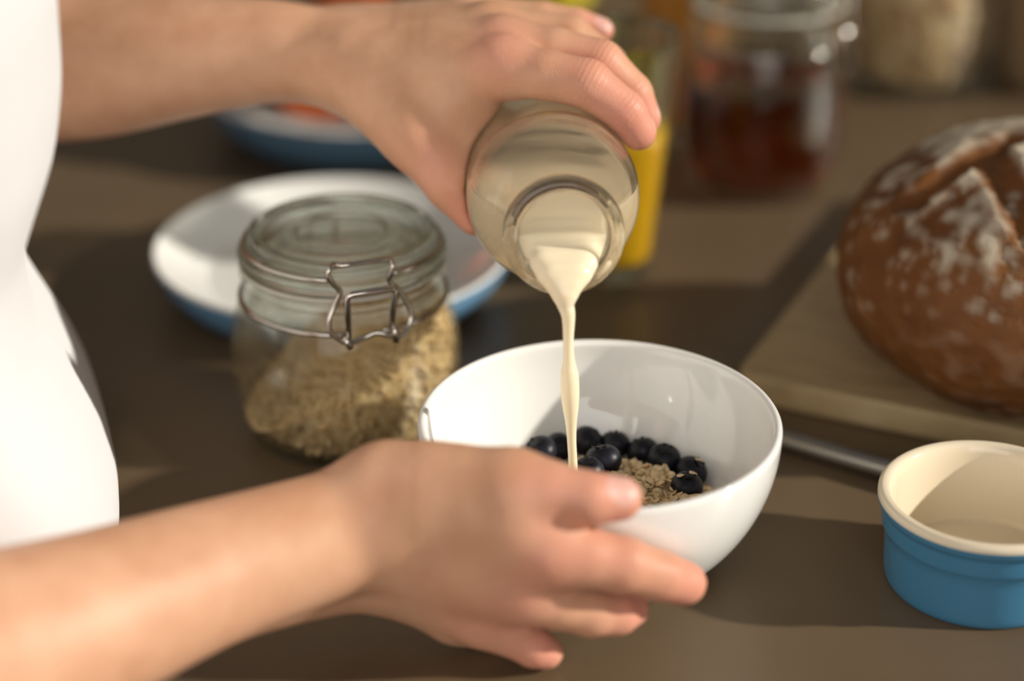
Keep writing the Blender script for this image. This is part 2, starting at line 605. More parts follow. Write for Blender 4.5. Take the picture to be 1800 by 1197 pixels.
for i, (u, v, z, rad, ax, lab) in enumerate(BERRIES):
    p = far_hit(u, v, Ri - rad * 1.0) if z is None else at_z(u, v, z)
    berry_pts.append((p, rad))
    bme, cme = berry_mesh(rad, i + 3, ax)
    o = bpy.data.objects.new('blueberry', bme); COL.objects.link(o)
    bme.materials.append(M_berry); bme.polygons.foreach_set('use_smooth', [True] * len(bme.polygons))
    o.location = p
    c = bpy.data.objects.new('crown', cme); COL.objects.link(c); cme.materials.append(M_calyx)
    c.parent = o
    tag(o, lab, 'blueberry', 'blueberries in the white bowl')


# ------------------------------------------------------------------ oats
def flakes_mesh(items):
    """items: (centre, normal, size, seed) -> one mesh of curled oat flakes"""
    V, Q = [], []
    T3 = []
    for (c, n, s, sd_) in items:
        rg = np.random.default_rng(sd_)
        M = frame_from(n)
        a = rg.uniform(0, 6.28)
        el = rg.uniform(.62, .95)
        k = 8
        curl = rg.uniform(-.25, .35)
        th = .13 * s
        base = len(V)
        rot = np.array([[math.cos(a), -math.sin(a), 0], [math.sin(a), math.cos(a), 0], [0, 0, 1]])
        for side in (1, -1):
            V.append(c + M @ rot @ np.array([0, 0, side * th * 1.2]))
            for q in range(k):
                t = 2 * math.pi * q / k
                rr = s * (1 + rg.uniform(-.16, .12))
                x, y = rr * math.cos(t), rr * el * math.sin(t)
                V.append(c + M @ rot @ np.array([x, y, side * th * .55 + curl * x * x / s + .12 * y * math.sin(2 * t)]))
        for q in range(k):
            j = (q + 1) % k
            T3.append((base, base + 1 + q, base + 1 + j))
            T3.append((base + k + 1, base + k + 2 + j, base + k + 2 + q))
            T3.append((base + 1 + q, base + k + 2 + q, base + k + 2 + j))
            T3.append((base + 1 + q, base + k + 2 + j, base + 1 + j))
    return mesh_np(np.array(V), np.array(T3))


def mound(x, y):
    r2 = ((x - .006) / .050) ** 2 + ((y + .004) / .046) ** 2
    return .0350 - .0140 * r2 + .0016 * math.sin(x * 170 + 1) * math.cos(y * 150)


items = []
n = 0
while n < 1250:
    x, y = rng.uniform(-.052, .056), rng.uniform(-.052, .046)
    rr = math.hypot(x, y)
    z = mound(x, y) - rng.uniform(0, .004)
    if rr > .054 or z < inner_z(rr) + .0022: continue
    if any(np.linalg.norm(np.array([x, y, z]) - p) < rd * .92 for p, rd in berry_pts): continue
    nrm = np.array([rng.normal(0, .55), rng.normal(0, .55), 1.0])
    items.append((np.array([x, y, z]), nrm, rng.uniform(.0016, .0034), int(rng.integers(1e9)))); n += 1
oats = link('rolled_oats', flakes_mesh(items), M_oat, smooth=False)
tag(oats, 'heap of pale rolled oats under the blueberries in the white bowl', 'oats', kind='stuff')
core_v, core_f = [], []
K = 48
rings = 16
for a in range(rings + 1):
    for b in range(K):
        t = 2 * math.pi * b / K
        r_ = .052 * a / rings
        x, y = r_ * math.cos(t), r_ * math.sin(t)
        core_v.append((x, y, max(mound(x, y) - .0035, inner_z(r_) - .0004)))
for a in range(rings):
    for b in range(K):
        core_f.append((a * K + b, a * K + (b + 1) % K, (a + 1) * K + (b + 1) % K, (a + 1) * K + b))
core = link('packed_oats', mesh_from(core_v, core_f), M_oat, oats)
core['kind'] = 'stuff'

# a few flakes stuck to the two flaky berries
M_flake = mat('oat_flake', (.74, .58, .36), rough=.7)
for k, (bi, dv, sz, lab) in enumerate([
        (7, (-.42, -.20, .88), .0017, 'single pale oat flake on top of the front-right blueberry, left one'),
        (7, (.36, -.05, .93), .0019, 'single pale oat flake on top of the front-right blueberry, right one'),
        (6, (.45, -.1, .88), .0023, 'single oat flake leaning on the rightmost blueberry against the bowl wall'),
        (5, (-.1, -.93, -.10), .0013, 'tiny oat crumb on the front of the smooth dark blueberry')]):
    p, rd = berry_pts[bi]
    dv = np.array(dv) / np.linalg.norm(dv)
    f = link('oat_flake', flakes_mesh([(p + dv * (rd * (.96 if dv[2] > .5 else 1.0) + .0003), dv + np.array([0, .5, .5]), sz, 90 + k)]), M_flake, smooth=False)
    tag(f, lab, 'oat flake', 'oat flakes stuck to blueberries')

# ------------------------------------------------------------------ milk bottle
MOUTH = at_y(992, 418, .010)
BODY = at_d(966, 322, .892)
AX = (BODY - MOUTH) / np.linalg.norm(BODY - MOUTH)       # from mouth into the bottle
b_out = [(.0188, 0), (.0206, .0001), (.0224, .0012), (.0231, .0036), (.0230, .0062), (.0218, .0086), (.0200, .0105), (.0194, .013), (.0194, .020), (.0206, .027), (.0240, .035),
         (.0285, .043), (.0322, .051), (.0343, .060), (.0350, .072), (.0350, .110), (.0350, .150), (.0342, .157), (.0318, .162), (.0270, .1640)]
b_in = [(.0240, .1595), (.0290, .1580), (.0316, .1530), (.0324, .147), (.0324, .110), (.0324, .072), (.0318, .0615), (.0297, .052), (.0258, .0435), (.0212, .035),
        (.0178, .027), (.0167, .020), (.0167, .010), (.0169, .003), (.0176, .0008)]
so = smooth_prof(b_out, 4); si = smooth_prof(b_in, 4)
prof = so + [(0, .1625), (0, .1592)] + si
bot = link('milk_bottle', lathe(prof + [so[0]], 128, MOUTH, AX), M_bottle)
tag(bot, 'clear glass milk bottle tipped over the white bowl by the upper hand', 'bottle')
oS, oR = np.array([p[1] for p in so]), np.array([p[0] for p in so])
iS, iR = np.array([p[1] for p in si[::-1]]), np.array([p[0] for p in si[::-1]])


def axial(X, Y, Z):
    dx, dy, dz = X - MOUTH[0], Y - MOUTH[1], Z - MOUTH[2]
    s = dx * AX[0] + dy * AX[1] + dz * AX[2]
    r = np.sqrt(np.maximum(dx * dx + dy * dy + dz * dz - s * s, 0))
    return s, r


def bottle_sdf(X, Y, Z):
    s, r = axial(X, Y, Z)
    o = np.argsort(oS, kind='stable')
    ro = np.interp(s, oS[o], oR[o])
    return np.maximum(np.maximum(r - ro, -s), s - .164)


# milk: what is left inside the bottle, the tongue over the lip and the falling stream, one liquid
dn = np.array([0, 0, -1.0]); dn = dn - AX * (dn @ AX); dn /= np.linalg.norm(dn)     # towards the lower lip
fld = Field((-.075, -.045, .020), (.055, .205, .205), .0011)
X, Y, Z = fld.grid()
s_, r_ = axial(X, Y, Z)
ri = np.interp(s_, iS, iR)
LEVEL = MOUTH[2] - .0035 
Fm = np.maximum(np.maximum(r_ - ri - .0004, .010 - s_), np.maximum(s_ - .1592, Z - LEVEL)).astype(np.float32)
lip = MOUTH + dn * .0165
land = at_z(1007, 822, .0335)


def st(u, v, y):
    return at_y(u, v, y)


ylip = lip[1]
ys = -AX                                            # outwards
tong = [  # centre, half width, thickness radius
    (MOUTH + dn * .0100 + AX * .022, .0085, .0062), (MOUTH + dn * .0100 + AX * .012, .0090, .0060), (MOUTH + dn * .0112 + AX * .004, .0082, .0050), (MOUTH + dn * .0138 + ys * .0012, .0058, .0042),
    (MOUTH + dn * .0168 + ys * .0032, .0032, .0036), (MOUTH + dn * .0205 + ys * .0044, .0012, .0030), (MOUTH + dn * .0240 + ys * .0048, .0, .0020)]
y1 = tong[-1][0][1] - .0004
stream = [(st(999, 556, y1), .0026), (st(999, 600, y1), .0020), (st(1000, 634, y1), .0023), (st(1001, 658, y1), .0034),
          (st(1002, 690, y1), .0036), (st(1003, 715, y1), .0031), (st(1004, 745, y1), .0022), (st(1005, 775, y1), .0018), (st(1007, 815, y1), .0018), (st(1007, 842, y1), .0021)]
side = np.cross(AX, dn)
G = fld.full()
for q in np.linspace(-1, 1, 7):
    for (a, b) in zip(tong[:-1], tong[1:]):
        fld.cone(G, a[0] + side * q * a[1], a[2], b[0] + side * q * b[1], b[2], .0022)
pts = [(tong[-1][0], tong[-1][2])] + stream
inside_glass = np.maximum(np.maximum(ri - r_, r_ - np.interp(s_, oS, oR)), -s_ - .0002)     # < 0 in the bottle's wall
G = np.maximum(G, -(np.minimum(inside_glass + .0002, 1)))
Fm = smin(Fm, G.astype(np.float32), .007)
Fm = np.maximum(Fm, -inside_glass.astype(np.float32) - .0006)
V, Q = surface_nets(Fm, fld)
milk = link('milk', mesh_np(V, Q), M_milk)
tag(milk, 'creamy milk in the tipped bottle, running in one thin stream into the bowl', 'milk')
sp = spline([np.append(p, r) for p, r in [(tong[-3][0], .0042), (tong[-2][0], .0041), (tong[-1][0], .0034)] + stream], 8)
strm = link('stream', tube([p[:3] for p in sp], [p[3] for p in sp], 24), M_milk, milk)
strm['label'] = 'thin falling stream of milk with one bulge'
del Fm, G, X, Y, Z, s_, r_, ri, inside_glass


# ------------------------------------------------------------------ clip-top jars
def clip_jar(name, base, sc, SZ, az, lab, gmat, greenlid, wires_px=None):
    """jar of blown glass with a hinged glass lid, seal, wires and clasp; az = direction the clasp faces"""
    root = empty(name, base)
    tag(root, lab, 'jar')
    S = sc
    po = smooth_prof([(.0, .0030), (.030, .0030, 1), (.0385, .0), (.0432, .0035), (.0468, .012), (.0490, .026), (.0496, .038), (.0486, .050), (.0462, .0595), (.0440, .0645), (.0428, .0665), (.0425, .071),
                      (.0428, .074), (.0438, .0765), (.0440, .0785), (.0432, .0800)], 4)
    pi_ = smooth_prof([(.0385, .0800), (.0380, .078), (.0385, .070), (.0395, .066), (.0425, .0595), (.0450, .050), (.0461, .038), (.0455, .026), (.0432, .013), (.0400, .0062), (.0330, .0050), (.0, .0050)], 4)
    link('glass_body', lathe([(r * S, z * SZ) for r, z in po + pi_], 96, base), gmat, root)
    link('rubber_seal', lathe([(r * S, z * SZ) for r, z in [(.0385, .0802), (.0432, .0802), (.0436, .0810), (.0432, .0820), (.0385, .0820)]], 72, base, close=True), M_rubber, root)
    lo_ = smooth_prof([(.0, .0835), (.036, .0835, 1), (.0372, .0822), (.0428, .0822), (.0442, .0832), (.0444, .0865), (.0436, .0882), (.0410, .0890), (.0398, .0902), (.0400, .0925), (.0394, .0950), (.0375, .0957),
                       (.0352, .0950), (.0335, .0936), (.0225, .0934), (.0215, .0945), (.0200, .0948), (.0188, .0940), (.0178, .0930), (.0, .0928)], 3)
    link('glass_lid', lathe([(r * S, z * SZ) for r, z in lo_], 96, base), greenlid, root)
    b = np.asarray(base, float)
    nf = np.array([math.cos(az), math.sin(az), 0]); tf = np.array([-math.sin(az), math.cos(az), 0])
    wr = .00115 * S
    ring = lambda r, z, a0=0, a1=2 * math.pi, m=64: [b + np.array([r * S * math.cos(a0 + (a1 - a0) * i / m), r * S * math.sin(a0 + (a1 - a0) * i / m), z * SZ]) for i in range(m + 1)]
    link('neck_wire', tube(ring(.0440, .0660, az + .16, az + 2 * math.pi - .16), wr), M_steel, root)
    link('lid_wire', tube(ring(.0416, .0900, az + .30, az + 2 * math.pi - .30), wr), M_steel, root)
    back = [b + nf * (-.0420 * S) + tf * (q * .010 * S) + np.array([0, 0, z * SZ]) for q, z in ((-.6, .066), (-.6, .071), (-.65, .077), (-.5, .081), (.5, .081), (.65, .077), (.6, .071), (.6, .066))]
    back = [p - nf * (.0035 * S) for p in back]
    link('hinge_wire', tube(spline(back, 4), wr), M_steel, root)
    if wires_px is None:
        L = lambda a, z, o=0.0: b + nf * ((.0470 + o) * S) + tf * (a * S) + np.array([0, 0, z * SZ])
        bail = [L(-.012, .0895, -.003), L(-.0125, .087), L(-.0105, .078, .001), L(-.014, .068, .002), L(-.012, .060, .003), L(0, .0565, .004), L(.012, .060, .003), L(.014, .068, .002), L(.0105, .078, .001), L(.0125, .087), L(.012, .0895, -.003), L(0, .0898, -.002), L(-.012, .0895, -.003)]
        lev = [L(-.008, .059, .004), L(-.0085, .074, .006), L(-.007, .0755, .006), L(.007, .0755, .006), L(.0085, .074, .006), L(.008, .059, .004)]
        k = link('clasp_wire', tube(spline(bail, 4), wr), M_steel, root)
        link('lever', tube(lev, wr * 1.1), M_steel, k)
    else:
        k = link('clasp_wire', tube(spline(wires_px['bail'], 5), wr), M_steel, root)
        link('lever', tube(wires_px['lever'], wr * 1.12), M_steel, k)
        for e in wires_px['pins']:
            link('pin', tube(e, wr * 1.25), M_steel, k)
    return root


JB = at_z(613, 744)
az = math.radians(-90 + 16)
nf = np.array([math.cos(az), math.sin(az), 0])


def cl(x, y, o=0.0):
    """clasp outline point on the jar's front, o = how far it stands off"""
    return at_plane(400 + x / 3.99, 320 + y / 3.99, JB + nf * (.0468 + o), nf)


WP = dict(
    bail=[cl(745, 575, -.003), cl(725, 600, .001), cl(705, 650, .002), cl(745, 720, .002), cl(790, 775, .002), cl(750, 870, .002), cl(712, 970, .003), cl(720, 1050, .004), cl(780, 1100, .005), cl(850, 1130, .005),
          cl(950, 1095, .004), cl(1040, 1058, .004), cl(1120, 1070, .005), cl(1190, 1085, .005), cl(1255, 1040, .003), cl(1288, 950, .001), cl(1262, 850, 0), cl(1200, 760, 0), cl(1135, 690, 0), cl(1150, 630, .001), cl(1160, 585, .001), cl(1140, 548, -.001),
          cl(1060, 552, 0), cl(930, 568, 0), cl(820, 585, 0), cl(745, 590, -.002)],
    lever=[cl(850, 1120, .006), cl(845, 950, .009), cl(838, 830, .011), cl(848, 805, .011), cl(875, 790, .011), cl(1010, 768, .011), cl(1150, 745, .011), cl(1175, 752, .011), cl(1178, 775, .011), cl(1160, 900, .009), cl(1148, 1040, .006)],
    pins=[[cl(825, 1085, .006), cl(845, 1130, .007), cl(865, 1165, .007)], [cl(1165, 1005, .006), cl(1180, 1060, .007), cl(1180, 1118, .007)]])
clip_jar('clip_top_jar', JB, 1.01, .99, az, 'clip-top glass jar of oats with wire clasp, in front of the white plate', M_glass, M_green_glass, WP)


def jar_fill(base, S, SZ, level, n_fl, m_core, m_fl, name, lab, cat, smin_=.0016, smax=.0032, seed=1, extra=None):
    """level(x,y) -> z of the contents, in jar units"""
    pr = smooth_prof([(.0, .0055), (.0325, .0055), (.0396, .0068), (.0428, .0135), (.0451, .026), (.0457, .038), (.0446, .050), (.0421, .0595), (.0391, .066), (.0381, .072)], 5)
    zz = np.array([p[1] for p in pr]); rr = np.array([p[0] for p in pr])
    rg = np.random.default_rng(seed)
    base = np.asarray(base, float)
    V, Fc, rows = [], [], []
    for k, (r, z) in enumerate(pr):
        row = []
        for i in range(64):
            t = 2 * math.pi * i / 64
            x, y = (r - .0012) * math.cos(t), (r - .0012) * math.sin(t)
            V.append(base + np.array([S, S, SZ]) * np.array([x, y, min(max(z, .006), level(x, y) - .001)])); row.append(len(V) - 1)
        rows.append(row)
    for a in range(10, 0, -1):
        row = []
        for i in range(64):
            t = 2 * math.pi * i / 64
            x, y = .0375 * a / 10.5 * math.cos(t), .0375 * a / 10.5 * math.sin(t)
            V.append(base + np.array([S, S, SZ]) * np.array([x, y, level(x, y) - .001])); row.append(len(V) - 1)
        rows.append(row)
    for a, b in zip(rows[:-1], rows[1:]):
        for i in range(64):
            j = (i + 1) % 64
            Fc.append((a[i], a[j], b[j], b[i]))
    Fc.append(tuple(rows[-1]))
    fl = []
    while len(fl) < n_fl:
        t = rg.uniform(0, 6.283)
        if rg.random() < .62:
            z = rg.uniform(.007, .066); r = float(np.interp(z, zz, rr)) - rg.uniform(.0005, .002)
            x, y = r * math.cos(t), r * math.sin(t)
            if z > level(x, y) - .0005: continue
            nrm = np.array([math.cos(t), math.sin(t), 0]) + rg.normal(0, .45, 3)
        else:
            r = .042 * math.sqrt(rg.random()); x, y = r * math.cos(t), r * math.sin(t)
            z = level(x, y) + rg.uniform(-.001, .0008)
            if r > float(np.interp(z, zz, rr)) - .002: continue
            nrm = np.array([0, 0, 1.0]) + rg.normal(0, .4, 3)
        fl.append((base + np.array([S, S, SZ]) * np.array([x, y, z]), nrm, S * rg.uniform(smin_, smax), int(rg.integers(1e9))))
    o = link(name, flakes_mesh(fl), m_fl, smooth=False)
    tag(o, lab, cat, kind='stuff')
    c = link('packed_' + cat, mesh_from(V, Fc), m_core, o)
    c['kind'] = 'stuff'
    return o


M_oat2 = mat('jar_oat', (.6, .42, .22), rough=.75, spec=.2)
noise_color(M_oat2, [(.28, (.34, .18, .07)), (.5, (.72, .50, .26)), (.78, (.92, .76, .50))], scale=330, detail=3)
jar_fill(JB, 1.01, .99, lambda x, y: float(np.clip(.0365 + .62 * x + .10 * y + .003 * math.sin(90 * x) * math.cos(70 * y), .010, .0630)), 1900, M_oat2, M_oat2, 'jar_oats',
         'toasted oat flakes sloping up inside the clip-top jar beside the bowl', 'oats')

# dark syrup jar, behind
HB = at_z(1333, 318)
clip_jar('clip_top_jar', HB, .95, 1.30, math.radians(-38), 'clip-top glass jar full of dark red-brown honey, behind the bread', M_glass, M_glass)
M_honey = mat('dark_honey', (.26, .040, .003), rough=.08, spec=.5, trans=1.0, ior=1.35)
pr = [(0, .0054)] + smooth_prof([(.0325, .0054), (.0398, .0066), (.0431, .0135), (.0454, .026), (.0460, .038), (.0451, .0485)], 4) + [(.0440, .0480), (.0, .0480)]
tag(link('dark_honey', lathe([(r * .95, z * 1.30) for r, z in pr], 72, HB), M_honey), 'dark red-brown honey filling the background jar behind the bread', 'honey')

# muesli jar, behind right
MB = at_z(1602, 142)
clip_jar('clip_top_jar', MB, .90, 1.5, math.radians(-60), 'clip-top glass jar of chunky muesli at the back right', M_glass, M_glass)
M_mu = mat('muesli', (.6, .42, .24), rough=.75)
noise_color(M_mu, [(.30, (.10, .05, .025)), (.42, (.50, .30, .15)), (.56, (.74, .55, .33)), (.8, (.88, .76, .55))], scale=75, detail=2)
jar_fill(MB, .90, 1.5, lambda x, y: .066 + .002 * math.sin(110 * x), 1000, M_mu, M_mu, 'muesli', 'chunky pale muesli with dark raisins in the back right jar', 'muesli', .003, .006, 5)

# ------------------------------------------------------------------ blue and cream ramekin
RB = at_z(1737, 864, .0395); RB[2] = 0
po = smooth_prof([(.0, .0018), (.0335, .0018, 1), (.0345, .0), (.0362, .0012), (.0372, .006), (.0378, .0232, 1), (.0381, .0236, 1), (.0393, .0248), (.0396, .0300, 1), (.0397, .0318), (.0405, .0330), (.0415, .0345), (.0418, .0368)], 4)
pin = smooth_prof([(.0418, .0368), (.0416, .0385), (.0407, .0395), (.0395, .0398), (.0378, .0393), (.0366, .0378), (.0358, .0340), (.0352, .0220), (.0346, .012), (.0335, .0075), (.030, .0058), (.0, .0055)], 4)
ram = empty('ramekin', RB)
tag(ram, 'small round ramekin, bright blue outside and cream inside, at the right', 'ramekin')
link('blue_outside', lathe(po, 128, RB), M_blue, ram)
link('cream_lining', lathe(pin, 128, RB), M_cream, ram)

# ------------------------------------------------------------------ plates
PB = at_z(584, 428, .025); PB[2] = 0
plate = empty('dinner_plate', PB)
tag(plate, 'white plate with pale blue outside, behind the clip-top jar of oats', 'plate')
link('white_face', lathe(smooth_prof([(.0890, .0240), (.0885, .0249), (.0871, .0251), (.083, .0215), (.073, .0150), (.065, .0115), (.057, .0104), (.0, .0102)], 4), 128, PB), M_white, plate)
link('blue_outside', lathe(smooth_prof([(.0, .0016), (.066, .0016, 1), (.0675, .0), (.0705, .0006), (.0765, .0035), (.083, .0100), (.0872, .0170), (.0888, .0228), (.0890, .0240)], 4), 128, PB), M_blue_pale, plate)

FB = at_z(640, 224); FB[2] = 0
fbw = empty('fruit_dish', FB)
tag(fbw, 'shallow fruit dish with pale blue outside, under the pouring forearm', 'dish')
link('white_inside', lathe(smooth_prof([(.096, .0315), (.0955, .0324), (.0940, .0326), (.088, .0265), (.075, .0165), (.062, .0110), (.050, .0092), (.0, .0090)], 4), 128, FB), M_white, fbw)
link('blue_outside', lathe(smooth_prof([(.0, .0018), (.066, .0018, 1), (.068, .0), (.072, .0008), (.079, .0045), (.087, .0135), (.0925, .0235), (.0955, .0300), (.096, .0315)], 4), 128, FB), M_blue_pale, fbw)


def fruit(name, c, rad, sq, col, col2, lab, cat, lobes=0, stem=None, rough=.3, pts=0.0):
    root = empty(name, (c[0], c[1], c[2]))
    bm = bmesh.new(); bmesh.ops.create_uvsphere(bm, u_segments=48, v_segments=28, radius=1)
    for v in bm.verts:
        x, y, z = v.co
        t = math.atan2(y, x); r_ = math.hypot(x, y)
        k = 1 + lobes * math.cos(5 * t) * r_ * .03
        z2 = z * sq - .22 * math.exp(-(r_ / .3) ** 2) * (1 if z > 0 else -.3) * (1 - pts) + pts * .35 * math.copysign(abs(z) ** 6, z)
        v.co = Vector((c[0] + x * k * rad, c[1] + y * k * rad, c[2] + z2 * rad))
    me = bpy.data.meshes.new(name); bm.to_mesh(me); bm.free()
    m = mat(name + '_skin', col, rough=rough)
    noise_color(m, [(.35, col), (.7, col2)], scale=14)
    bump(m, 400, .15, .0006)
    link('flesh', me, m, root)
    if stem:
        ms = mat(name + '_stem', stem, rough=.7)
        link('stem', tube([np.array(c) + np.array([0, 0, rad * sq * .72]), np.array(c) + np.array([.001, .0, rad * sq * .92]), np.array(c) + np.array([.004, .001, rad * sq * 1.12])], [.0025, .0018, .0022], 8), ms, root)
    return tag(root, lab, cat)


fz = .0092
fruit('tomato', FB + np.array([-.020, -.048, .050]), .030, .88, (.62, .075, .008), (.75, .16, .01), 'orange-red tomato at the front of the fruit dish', 'tomato', 1, (.08, .10, .02))
fruit('plum', FB + np.array([-.058, .006, .036]), .022, .95, (.05, .012, .01), (.12, .03, .015), 'small dark plum at the left of the fruit dish', 'plum', 0, (.1, .06, .03))
fruit('nectarine', FB + np.array([-.008, .036, .048]), .032, .95, (.50, .06, .02), (.68, .20, .03), 'red nectarine at the back of the fruit dish', 'nectarine', 0, (.1, .06, .03))
fruit('orange', FB + np.array([.048, .012, .048]), .033, .95, (.75, .27, .015), (.85, .36, .03), 'round orange at the right of the fruit dish', 'orange', 0, (.1, .12, .03))
LM = at_z(965, 30)
fruit('lemon', np.array([LM[0], LM[1], .034]), .034, 1.0, (.70, .55, .03), (.78, .66, .06), 'yellow lemon on the worktop behind the pouring fingers', 'lemon', 0, None, .35, 1.0)

# ------------------------------------------------------------------ glass of orange juice and amber glass


def tumbler(name, base, h, r0, r1, lab, gm, liq_name, liq_lab, liq_cat, liq_col, fill, thick=.0022, bot=.010):
    root = link(name, lathe(smooth_prof([(.0, .001), (r0 * .8, .001, 1), (r0 * .95, .0), (r0, .003), (r0 + (r1 - r0) * .5, h * .5), (r1, h - .0010), (r1 - thick * .5, h), (r1 - thick, h - .0010),
                                      (r0 + (r1 - r0) * .5 - thick, h * .5), (r0 - thick, bot + .003), (r0 * .8, bot), (.0, bot)], 5), 96, base), gm)
    tag(root, lab, 'glass')
    f = lambda z: r0 + (r1 - r0) * z / h - thick + .0003
    m = mat(liq_name, liq_col, rough=.12, spec=.4, sss=.25, sss_r=(1, .6, .1), sss_s=.006)
    liq = link(liq_name, lathe([(0, bot + .0002), (r0 * .8, bot + .0002), (f(bot + .003), bot + .0034)] + [(f(bot + .004 + (fill - bot - .004) * k / 8), bot + .004 + (fill - bot - .004) * k / 8) for k in range(9)] + [(0, fill)], 72, base), m)
    tag(liq, liq_lab, liq_cat)


OB = at_z(1078, 484)
tumbler('juice_glass', OB, .125, .0180, .0305, 'clear tumbler of orange juice behind the milk bottle', M_green_glass, 'orange_juice', 'yellow-orange juice in the tumbler behind the milk bottle', 'juice', (.72, .40, .015), .082)
AB = at_z(1196, 236)
tumbler('tall_glass', AB, .150, .0240, .0290, 'tall glass of amber drink left of the dark honey jar', M_glass, 'amber_drink', 'amber drink in the tall glass left of the dark honey jar', 'drink', (.48, .20, .03), .118)

# ------------------------------------------------------------------ brown canister at the back corner
CB = at_z(1868, 134)
M_can = mat('stoneware', (.26, .17, .09), rough=.55); noise_color(M_can, [(.3, (.22, .145, .08)), (.7, (.30, .20, .11))], scale=20)
can = empty('storage_canister', CB)
tag(can, 'brown stoneware canister at the far right corner behind the bread', 'canister')
link('pot', lathe(smooth_prof([(0, .002), (.040, .002, 1), (.042, 0), (.0455, .006), (.0470, .03), (.0470, .11), (.0455, .128), (.0440, .130, 1), (.0425, .128), (.0430, .02), (.038, .008), (0, .007)], 4), 96, CB), M_can, can)
link('lid', lathe(smooth_prof([(0, .129), (.042, .129, 1), (.0475, .1305), (.0482, .134), (.046, .139), (.030, .145), (.012, .148), (.009, .153), (.011, .159), (.007, .164), (0, .165)], 4), 96, CB), M_can, can)

# ------------------------------------------------------------------ cutting board
BT = .0140
c0 = at_z(1290, 655, BT)[:2]
du = np.array([math.cos(math.radians(65.2)), math.sin(math.radians(65.2))])
dv = np.array([du[1], -du[0]])
M_wood = mat('board_wood', (.40, .28, .15), rough=.55)
noise_color(M_wood, [(.30, (.33, .225, .11)), (.5, (.43, .31, .16)), (.75, (.50, .375, .21))], scale=26, detail=6, stretch=(1, 14, 1), dist=.4)
bw, bl = .26, .38
bm = bmesh.new()
bmesh.ops.create_cube(bm, size=1)
for v in bm.verts:
    v.co = Vector(((v.co.x + .5) * bl, (v.co.y + .5) * bw, (v.co.z + .5) * BT))
ve = [e for e in bm.edges if abs(e.verts[0].co.z - e.verts[1].co.z) > .005]
bmesh.ops.bevel(bm, geom=ve, offset=.010, segments=6, profile=.5, affect='EDGES')
he = [e for e in bm.edges if abs(e.verts[0].co.z - e.verts[1].co.z) < .001 and len(e.link_faces) == 2 and any(abs(f.normal.z) > .9 for f in e.link_faces) and any(abs(f.normal.z) < .1 for f in e.link_faces)]
bmesh.ops.bevel(bm, geom=he, offset=.002, segments=3, profile=.5, affect='EDGES')
me = bpy.data.meshes.new('board'); bm.to_mesh(me); bm.free()
bd = link('cutting_board', me, M_wood, smooth=False)
bd.location = (c0[0], c0[1], 0)
bd.rotation_euler = (0, 0, math.atan2(dv[1], dv[0]))
tag(bd, 'wooden cutting board under the loaf of bread', 'cutting board')

# ------------------------------------------------------------------ bread
LC = at_z(1862, 462, BT + .048)
LA, LUP, LDN = .099, .058, .062


def loaf_pt(th, ph, disp=0.0):
    d = np.array([math.sin(th) * math.cos(ph), math.sin(th) * math.sin(ph), math.cos(th)])
    rr = LA * (1 + .025 * math.sin(2 * ph + .6) + .012 * math.sin(3 * ph + 2))
    p = np.array([d[0] * rr, d[1] * rr, d[2] * (LUP if d[2] > 0 else LDN)])
    p[:2] *= 1 + .06 * (1 - abs(d[2])) * 0
    return LC + p + disp * d


def loaf_xy(u, v):
    r = ray(u, v) ; best = None
    for k in range(2000):
        t = .6 + k * .0005
        p = CAM + t * r - LC
        if (p[0] / LA) ** 2 + (p[1] / LA) ** 2 + (p[2] / LUP) ** 2 < 1: return (p + LC)
    return CAM + .98 * r


def seg_d(p, a, b):
    d = b - a; t = np.clip((p - a) @ d / (d @ d), 0, 1)
    return np.linalg.norm(p - a - t * d), t


sA = [loaf_xy(1790, 240), loaf_xy(1700, 285), loaf_xy(1612, 352)]
sB = [loaf_xy(1735, 262), loaf_xy(1775, 330), loaf_xy(1825, 420)]
NT, NP = 110, 220
V, Fc, flour = [], [], []
rg = np.random.default_rng(4)
spots = [(np.array(loaf_xy(rg.uniform(1500, 1800), rg.uniform(330, 560))), rg.uniform(.0010, .0028), rg.uniform(.25, .7)) for _ in range(120)]
from mathutils import noise as mnoise
for a in range(NT + 1):
    th = math.pi * a / NT
    for b_ in range(NP):
        ph = 2 * math.pi * b_ / NP
        p = loaf_pt(th, ph)
        nv = Vector(p * 38)
        n1 = mnoise.noise(nv); n2 = mnoise.noise(Vector(p * 130)); n3 = mnoise.noise(Vector(p * 320))
        disp = .0022 * n1 + .0010 * n2 + .0006 * n3
        fl = 0.0
        dA = min(seg_d(p, sA[0], sA[1])[0], seg_d(p, sA[1], sA[2])[0])
        dB = min(seg_d(p, sB[0], sB[1])[0], seg_d(p, sB[1], sB[2])[0])
        dd = min(dA, dB)
        wv = .0095 + .0025 * n1
        top = math.cos(th)
        if top > 0:
            if dd < wv: disp -= .0050 * (1 - (dd / wv) ** 2)
            elif dd < wv + .006: disp += .0022 * (1 - (dd - wv) / .006)
            fl = np.clip((top - .64 + .45 * n2 + .30 * n1) * 3.0, 0, .8) * np.clip((dd - wv * .8) / .003, 0, 1)
        if p[2] < LC[2] + .052:
            for c, r, s in spots:
                e = np.linalg.norm(p - c)
                if e < r * 1.6: fl = max(fl, s * np.clip(1.6 - e / r, 0, 1))
        if top < .1: fl = max(fl, np.clip(.2 * n2 - .02, 0, .15))
        if top < -.62: fl = max(fl, np.clip((-.62 - top) * 3 + .3 * n2, 0, .5))
        q = loaf_pt(th, ph, disp)
        if q[2] < BT + .0002: q[2] = BT + .0002
        V.append(q); flour.append(float(fl))
for a in range(NT):
    for b_ in range(NP):
        j = (b_ + 1) % NP
        Fc.append((a * NP + b_, (a + 1) * NP + b_, (a + 1) * NP + j, a * NP + j))
me = mesh_from(V, Fc)
